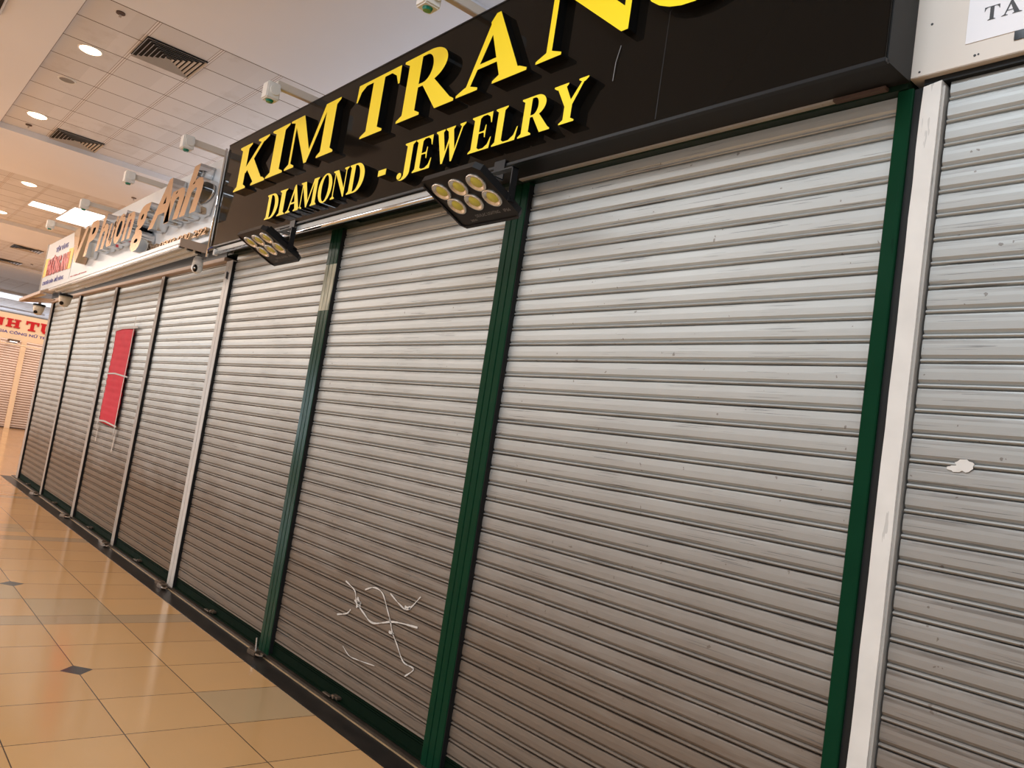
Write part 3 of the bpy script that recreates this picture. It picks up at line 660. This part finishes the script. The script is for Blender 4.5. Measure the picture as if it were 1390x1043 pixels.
def dome_cam(c, label):
    t = empty('security_camera', label, 'security camera', c); x, y, z = c
    MB().cyl((x, y, z + .085), (x, y, z + .115), 0.088, 24, 0.088).build('base', M['lblack'], t)
    b = MB(); b.lathe([(0.0001, -0.06), (0.045, -0.05), (0.066, -0.01), (0.078, 0.04), (0.08, 0.085), (0.0001, 0.085)], 24, Matrix.Translation(c)); b.build('housing', M['plasticc'], t, smooth=True)
    d = Vector((0.75, -0.62, -0.25)).normalized(); b = MB(); p = Vector((x, y, z + 0.0)); b.cyl(p + d * 0.045, p + d * 0.078, 0.026, 16); b.build('lens', M['blk'], t)
    b = MB(); b.cyl((x, y, z + .115), (x, y, z + .16), 0.02, 10); b.build('stem', M['tan'], t)
pan_cam((-4.16, -0.20, 2.725), 'small white pan camera hanging at the right end of the light trough')
dome_cam((-9.35, -0.225, 2.655), 'cream dome camera above the narrow post near the far end')
dome_cam((-11.40, -0.19, 2.62), 'cream dome camera at the outermost left corner')
t = empty('cable_bundle', 'thin pale cables hanging beside the cream dome camera', 'cable', (-9.75, -0.15, 2.7))
b = MB()
for k in range(4): b.tube([(-9.75 - k * .05, -0.044, 2.83), (-9.75 - k * .05, -0.12, 2.81), (-9.77 - k * .06, -0.16, 2.70), (-9.72 - k * .06, -0.14, 2.58 + .02 * k)], 0.004, 6)
b.build('cables', M['plastic'], t)
t = empty('cable_bundle', 'tangle of dark and blue wires below the left end of the black sign', 'cable', (-3.9, -0.15, 2.85))
b = MB(); b.tube([(-3.95, -0.20, 2.86), (-3.88, -0.22, 2.83), (-3.80, -0.20, 2.85), (-3.74, -0.16, 2.87)], 0.006, 6); b.tube([(-3.98, -0.12, 2.87), (-3.90, -0.14, 2.84), (-3.82, -0.10, 2.88)], 0.006, 6); b.build('wires', M['lblack'], t)
MB().tube([(-3.93, -0.20, 2.84), (-3.87, -0.23, 2.855), (-3.83, -0.21, 2.88)], 0.004, 6).build('blue_wire', M['blue'], t)

# ------------------------------------------------------------------ outrigger sign spotlights
def arm_lamp(x, label, z=3.765, yh=-0.46):
    t = empty('sign_spotlight', label, 'spotlight', (x, -0.1, z), 'outrigger lamps over the signs')
    if x > -4: z = 3.818
    dz = 0.045 if x > -4 else 0.0
    b = MB(); b.box(x - 0.022, x + 0.022, yh, 0.06, z - 0.020, z + 0.034, 0.003); b.build('arm', M['signc'], t)
    b = MB(); b.box(x - 0.05, x + 0.045, yh - 0.075, yh + 0.02, z - 0.075 - dz, z + 0.045 - dz, 0.008); b.build('head', M['plastic'], t)
    b = MB(); b.cyl((x + 0.045, yh - 0.02, z - 0.01 - dz), (x + 0.058, yh - 0.02, z - 0.01 - dz), 0.036, 18); b.build('pivot', M['plastic'], t)
    b = MB(); b.cyl((x, yh - 0.03, z - 0.075 - dz), (x, yh - 0.03, z - 0.090 - dz), 0.028, 16, 0.022); b.build('lens', M['lampgreen'], t)['label'] = 'green lens'
    b = MB(); b.box(x - 0.03, x + 0.03, -0.10, 0.06, 3.706 if x < -4 else 3.788, z - 0.018); b.build('foot', M['lampgrey'], t)
for x, l in ((1.55, None), (-0.42, 'white outrigger spotlight at the top edge of view, above the letter A'), (-2.37, 'white outrigger spotlight with green lens above the letter M'),
             (-4.11, 'white outrigger spotlight with green lens above the right end of the white sign'), (-5.91, 'grey outrigger spotlight above the letter A of the gold script'), (-7.88, 'outrigger spotlight against the bright light panel'), (-9.92, 'outrigger spotlight above the red and blue end panel')):
    if l: arm_lamp(x, l)

# ------------------------------------------------------------------ red cloth
t = empty('cloth_banner', 'red cloth strip taped upright on a galvanised shutter', 'banner', (-6.82, -0.01, 1.2))
b = MB(); nx, nz = 14, 44; g = []
for j in range(nz + 1):
    z = 1.165 + (2.272 - 1.165) * j / nz; row = []
    xl = -7.195 + 0.005 * math.sin(j * 1.9); xr = -6.45 + 0.012 * math.sin(j * 1.4)
    for i in range(nx + 1):
        u = i / nx; x = xl + (xr - xl) * u
        y = -0.004 + 0.004 * math.sin(z * 13 + u * 2.2) - 0.0025 * math.cos(z * 84) + 0.003 * math.sin(u * 9 + z * 11)
        row.append(b.bm.verts.new((x, y - 0.016, z - 0.02 * u + 0.02)))
    g.append(row)
for j in range(nz):
    for i in range(nx): b.bm.faces.new((g[j][i], g[j][i + 1], g[j + 1][i + 1], g[j + 1][i]))
cb = b.build('cloth', M['banner'], t, smooth=True); cb.modifiers.new('thick', 'SOLIDIFY').thickness = 0.002
b = MB()
ribbon(b, [(-7.20, 1.10), (-7.215, 1.5), (-7.20, 1.9), (-7.205, 2.42)], 0.012, -0.030); ribbon(b, [(-6.44, 1.08), (-6.45, 1.6), (-6.43, 2.0), (-6.45, 2.42)], 0.012, -0.030)
ribbon(b, [(-7.33, 2.26), (-6.9, 2.29), (-6.30, 2.285)], 0.014, -0.031); ribbon(b, [(-7.30, 1.75), (-6.85, 1.76), (-6.32, 1.73)], 0.008, -0.031); ribbon(b, [(-7.26, 1.20), (-6.9, 1.21), (-6.38, 1.18)], 0.009, -0.031)
ribbon(b, [(-7.22, 0.95), (-7.215, 1.15)], 0.012, -0.010); ribbon(b, [(-6.47, 0.90), (-6.44, 1.15)], 0.014, -0.010)
b.build('tape_strip', M['tape'], t)['label'] = 'clear whitish tape'

# film scraps on bay B : thin curved streaks
b = MB(); Yp = 0.002
def smooth(pts, n=6):
    P = [Vector(p) for p in [pts[0]] + list(pts) + [pts[-1]]]; o = []
    for i in range(1, len(P) - 2):
        for k in range(n):
            t_ = k / n; o.append(tuple(0.5 * ((2 * P[i]) + (P[i + 1] - P[i - 1]) * t_ + (2 * P[i - 1] - 5 * P[i] + 4 * P[i + 1] - P[i + 2]) * t_ ** 2 + (3 * P[i] - P[i - 1] - 3 * P[i + 1] + P[i + 2]) * t_ ** 3)))
    return o + [tuple(P[-1])]
for pts, wd in [([(-1.145, 0.467), (-1.042, 0.498), (-1.006, 0.529)], 0.005), ([(-1.111, 0.667), (-0.998, 0.638), (-0.964, 0.592), (-0.908, 0.588)], 0.005), ([(-0.981, 0.588), (-0.867, 0.545), (-0.754, 0.517), (-0.559, 0.573), (-0.34, 0.6)], 0.0055), ([(-0.89, 0.667), (-0.797, 0.699), (-0.708, 0.687), (-0.638, 0.619), (-0.588, 0.564), (-0.559, 0.522), (-0.497, 0.473), (-0.416, 0.408), (-0.318, 0.401), (-0.382, 0.346)], 0.0045), ([(-0.632, 0.704), (-0.527, 0.67), (-0.448, 0.665), (-0.355, 0.751)], 0.0045), ([(-1.025, 0.319), (-0.941, 0.289), (-0.835, 0.294), (-0.671, 0.312)], 0.003), ([(-0.958, 0.603), (-0.914, 0.578), (-0.953, 0.56)], 0.012), ([(-0.589, 0.514), (-0.541, 0.514)], 0.008), ([(-0.48, 0.669), (-0.43, 0.677)], 0.009)]:
    sp_ = smooth(pts)
    b = MB()
    for i in range(len(sp_) - 1): ribbon(b, sp_[i:i + 2], wd * (0.35 + 0.65 * abs(math.sin(i * 0.55 + wd * 900))), Yp)
    b.build('film_scrap', M['tape'], sB)['label'] = 'scrap of clear film'


# ------------------------------------------------------------------ padlocks at the foot of the posts
def padlock(x, y, rot, label, name='padlock', sz=1.35):
    t = empty(name, label, 'padlock', (x, y, 0.004))
    m = Matrix.Translation((x, y, 0.022)) @ Matrix.Rotation(rot, 4, 'Z') @ Matrix.Scale(sz, 4)
    MB().box(-0.055, 0.02, -0.018, 0.018, -0.013, 0.013, 0.005).xf(m).build('body', M['lock'], t)
    MB().tube([(0.02, -0.013, 0), (0.045, -0.013, 0), (0.057, 0, 0), (0.045, 0.013, 0), (0.02, 0.013, 0)], 0.0055, 8).xf(m).build('shackle', M['lock'], t)
    return t
k = padlock(-1.945, -0.075, 0.15, 'bronze padlock with a bolt at the foot of the worn green post')
MB().cyl((-1.985, -0.06, 0.03), (-1.999, -0.06, 0.105), 0.006, 8).build('bolt', M['steel'], k)
padlock(-3.86, -0.085, 0.05, 'nearer of two bronze padlocks at the foot of the broad pale post')
padlock(-3.99, -0.055, 0.2, 'farther of two bronze padlocks at the foot of the broad pale post')
padlock(-5.73, -0.085, 0.1, 'nearer bronze padlock at the foot of the post right of the red cloth')
padlock(-5.90, -0.06, 0.1, 'farther padlock at the foot of the post right of the red cloth')
padlock(-7.56, -0.085, 0.3, 'padlock at the foot of the post left of the red cloth', sz=1.6)
padlock(-9.52, -0.085, 0.3, 'padlock at the foot of the narrow pale post near the corner', sz=1.6)

# ------------------------------------------------------------------ ceiling fittings
def downlight(x, y, z, label, r=0.095):
    t = empty('downlight', label, 'ceiling light', (x, y, z), 'round recessed downlights')
    b = MB(); b.lathe([(r + 0.018, 0.0), (r + 0.014, -0.008), (r, -0.008), (r - 0.005, 0.0)], 28, Matrix.Translation((x, y, z))); b.build('trim_ring', M['plastic'], t, smooth=True)
    b = MB(); b.lathe([(r, -0.001), (r * 0.96, -0.010), (r * 0.7, -0.022), (r * 0.35, -0.028), (0.0001, -0.030)], 28, Matrix.Translation((x, y, z))); b.build('diffuser', M['down'], t)
    point('downlight_beam', (x, y, z - 0.05), 55, (1.0, 0.72, 0.45))
downlight(-6.245, -1.01, ZC, 'lit round downlight in the tile ceiling, nearest to the camera', 0.105)
downlight(-9.23, -0.995, ZC, 'lit round downlight beyond the round ceiling speaker', 0.115)
downlight(-13.64, -0.38, ZC, 'lit round downlight beside the small square light panel', 0.12)
downlight(-17.25, -0.34, ZC, 'lit round downlight at the left edge of the view', 0.12)
downlight(-38.4, 2.6, ZC, 'faint far downlight above the cream shop sign', 0.16)
def vent(x0, x1, y0, y1, z, label, n=7):
    t = empty('ceiling_vent', label, 'ceiling vent', ((x0 + x1) / 2, (y0 + y1) / 2, z), 'square four-way ceiling vents')
    MB().box(x0, x1, y0, y1, z - 0.006, z - 0.001).build('backing', M['rubber'], t)
    b = MB(); cx, cy = (x0 + x1) / 2, (y0 + y1) / 2; hx, hy = (x1 - x0) / 2, (y1 - y0) / 2
    for k in range(n):
        s0 = 1 - k / n; s1 = s0 - 0.055; za, zb_ = z - 0.008, z - 0.024
        o_ = [(cx - hx * s0, cy - hy * s0), (cx + hx * s0, cy - hy * s0), (cx + hx * s0, cy + hy * s0), (cx - hx * s0, cy + hy * s0)]
        i_ = [(cx + (p[0] - cx) * s1 / s0, cy + (p[1] - cy) * s1 / s0) for p in o_]
        for q in range(4):
            r_ = (q + 1) % 4; b.quad([(*o_[q], zb_), (*o_[r_], zb_), (*i_[r_], za), (*i_[q], za)])
    b.build('louvre_rings', M['vent'], t, recalc=False)
    return t
vent(-5.905, -5.305, -0.705, -0.115, ZC, 'square louvred ceiling vent nearest the camera, top left')
vent(-10.08, -9.50, -0.70, -0.10, ZC, 'square louvred ceiling vent at the far end of the near tile field')
vent(-22.3, -21.6, 0.55, 1.25, ZC, 'far ceiling vent above the red and blue end panel', 5)
vent(-26.0, -25.2, 0.55, 1.30, ZC, 'farther ceiling vent left of the red and blue end panel', 5)
vent(-6.05, -5.45, -2.43, -1.83, ZS, 'square vent in the smooth ceiling at the top left corner', 6)
t = empty('ceiling_speaker', 'round grey ceiling speaker between the two near downlights', 'speaker', (-7.422, -0.996, ZC))
b = MB(); b.lathe([(0.098, 0), (0.094, -0.010), (0.080, -0.010), (0.078, -0.004)], 28, Matrix.Translation((-7.422, -0.996, ZC))); b.build('rim', M['plastic'], t, smooth=True)
MB().cyl((-7.422, -0.996, ZC - 0.006), (-7.422, -0.996, ZC - 0.001), 0.08, 28).build('grille', M['print'], t)
def sprinkler(x, y, z, label):
    t = empty('ceiling_sensor', label, 'sensor', (x, y, z)); MB().cyl((x, y, z), (x, y, z - 0.012), 0.040, 20).build('plate', M['brown'], t); MB().cyl((x, y, z - 0.012), (x, y, z - 0.045), 0.012, 12).build('nozzle', M['steel'], t)
sprinkler(-5.06, -1.015, ZC, 'small dark ceiling sprinkler at the top left, near the beam')
sprinkler(-9.81, -1.0, ZC, 'small dark ceiling sprinkler past the second downlight')
sprinkler(-11.9, 0.95, ZS, 'small dark sprinkler on the pink beam beside the far outrigger lamp')
sprinkler(-24.9, 1.5, ZC, 'tiny dark sprinkler in the far tile field')
def lpanel(x0, x1, y0, y1, z, label, mat=None):
    t = empty('ceiling_light', label, 'ceiling light', ((x0 + x1) / 2, (y0 + y1) / 2, z), 'flat light panels'); mat = mat or M['panel']
    MB().box(x0, x1, y0, y1, z - 0.012, z - 0.001).build('frame', M['plastic'], t); MB().box(x0 + .02, x1 - .02, y0 + .02, y1 - .02, z - 0.016, z - 0.012).build('diffuser', mat, t)
lpanel(-15.60, -15.04, -0.10, 0.52, ZC, 'small bright square light panel beside the large one')
lpanel(-16.30, -14.50, 0.53, 1.75, ZC, 'large bright light panel behind the outrigger lamp')
lpanel(-37.9, -35.4, 1.0, 5.0, ZS, 'pale lilac glowing strip for daylight on the ceiling far down the hall', M['daystrip'])  # glow stands in for a daylit stretch of far ceiling


# ------------------------------------------------------------------ shop across the end of the corridor
XF = -25.8
t = empty('shop_sign', 'cream shop sign with red slab letters far down the corridor', 'sign', (XF, 2.0, 2.7))
MB().box(XF - 0.2, XF, -1.2, 6.0, 2.70, 3.49, 0.005).build('face_panel', M['cream'], t)
def slab(ch, y0, y1, z0, z1):
    fr = {'N': [R4(.06, .30, .05, .95), R4(.70, .94, .05, .95), R4(0, .38, 0, .14), R4(0, .34, .86, 1), R4(.62, 1, .86, 1), [(.08, 1), (.36, 1), (.94, 0), (.68, 0)]],
          'H': [R4(.10, .36, .05, .95), R4(.64, .90, .05, .95), R4(.3, .7, .42, .58), R4(.0, .46, 0, .15), R4(.54, 1, 0, .15), R4(0, .46, .85, 1), R4(.54, 1, .85, 1)],
          'T': [R4(.36, .64, .05, .95), R4(.0, 1, .82, 1), R4(0, .16, .62, 1), R4(.84, 1, .62, 1), R4(.22, .78, 0, .15)],
          'U': [R4(.08, .34, .25, .95), R4(.66, .90, .25, .95), R4(0, .42, .85, 1), R4(.58, 1, .85, 1), [(.08, .3), (.34, .3), (.42, .16), (.58, .16), (.66, .3), (.90, .3), (.74, .0), (.24, .0)]]}[ch]
    G['tmp'] = (fr, [], []); a, s = glyph('tmp', y0, y1, z0, z1, 0, 0.03)
    bm = a.bm; tmp = bpy.data.meshes.new('t'); s.bm.to_mesh(tmp); s.bm.free(); bm.from_mesh(tmp); bpy.data.meshes.remove(tmp)
    for v in bm.verts: v.co = Vector((XF + 0.032 - v.co.y, v.co.x, v.co.z))
    a.build('letter', M['red'], t)
slab('N', 0.72, 1.22, 3.08, 3.32); slab('H', 1.28, 1.66, 3.07, 3.33); slab('T', 1.80, 2.16, 3.06, 3.35); slab('U', 2.20, 2.60, 3.05, 3.36)
text('lettering', 'CHUYÊN SỈ - LẺ: GIA CÔNG NỮ TRANG', -0.1, 2.75, 2.875, 2.985, XF + 0.002, 0.004, M['blue'], t, bold=0.02, axis='yz')
struct(MB().box(XF - 0.3, XF - 0.12, -1.2, 6.0, 0, 3.4).build('wall_far', M['wallp']))
def far_shutter(y0, y1, label):
    t = empty('roller_shutter', label, 'roller shutter', (XF, (y0 + y1) / 2, 0), 'pale shutters of the shop across the corridor end')
    pr = [(XF + (0.012 if k % 2 else -0.006), 2.70 - 0.0375 * k) for k in range(72)]
    b = MB(); a = [b.bm.verts.new((px, y0, pz)) for px, pz in pr]; c = [b.bm.verts.new((px, y1, pz)) for px, pz in pr]
    for i in range(len(pr) - 1): b.bm.faces.new((a[i], a[i + 1], c[i + 1], c[i]))
    b.build('curtain', M['sh_far'], t, recalc=False); MB().box(XF - .02, XF + .02, y0, y1, 0.0, 0.05).build('bottom_rail', M['brown'], t)
far_shutter(-0.3, 1.78, 'pale pink-lit roller shutter at the left edge, left of the cream post')
far_shutter(1.92, 4.4, 'pale pink-lit roller shutter between the cream post and the corner')
t = empty('guide_post', 'cream post between the two pale shutters far down the corridor', 'post', (XF, 1.85, 0)); MB().box(XF - .05, XF + .06, 1.78, 1.925, 0.0, 2.70, .004).build('profile', M['cream'], t)
t = empty('lamp_tube', 'thin pale tube running across the far pale shutters', 'lamp', (XF + .3, 1.5, 2.55)); MB().cyl((XF + .3, -.5, 2.55), (XF + .3, 3.5, 2.55), 0.02, 8).build('tube', M['cream'], t)
b = MB()
for yy in (-.4, 1.2, 3.4): b.cyl((XF + .3, yy, 2.55), (XF - .05, yy, 2.72), .01, 6)
b.build('stay', M['cream'], t)
t = empty('flood_light', 'small lit lamp below the cream sign far down the corridor', 'lamp', (XF + .2, 1.55, 2.66)); MB().box(XF + .05, XF + .28, 1.40, 1.70, 2.64, 2.70, .005).build('housing', M['brown'], t); MB().box(XF + .10, XF + .26, 1.46, 1.64, 2.628, 2.640).build('diffuser', M['panel'], t)
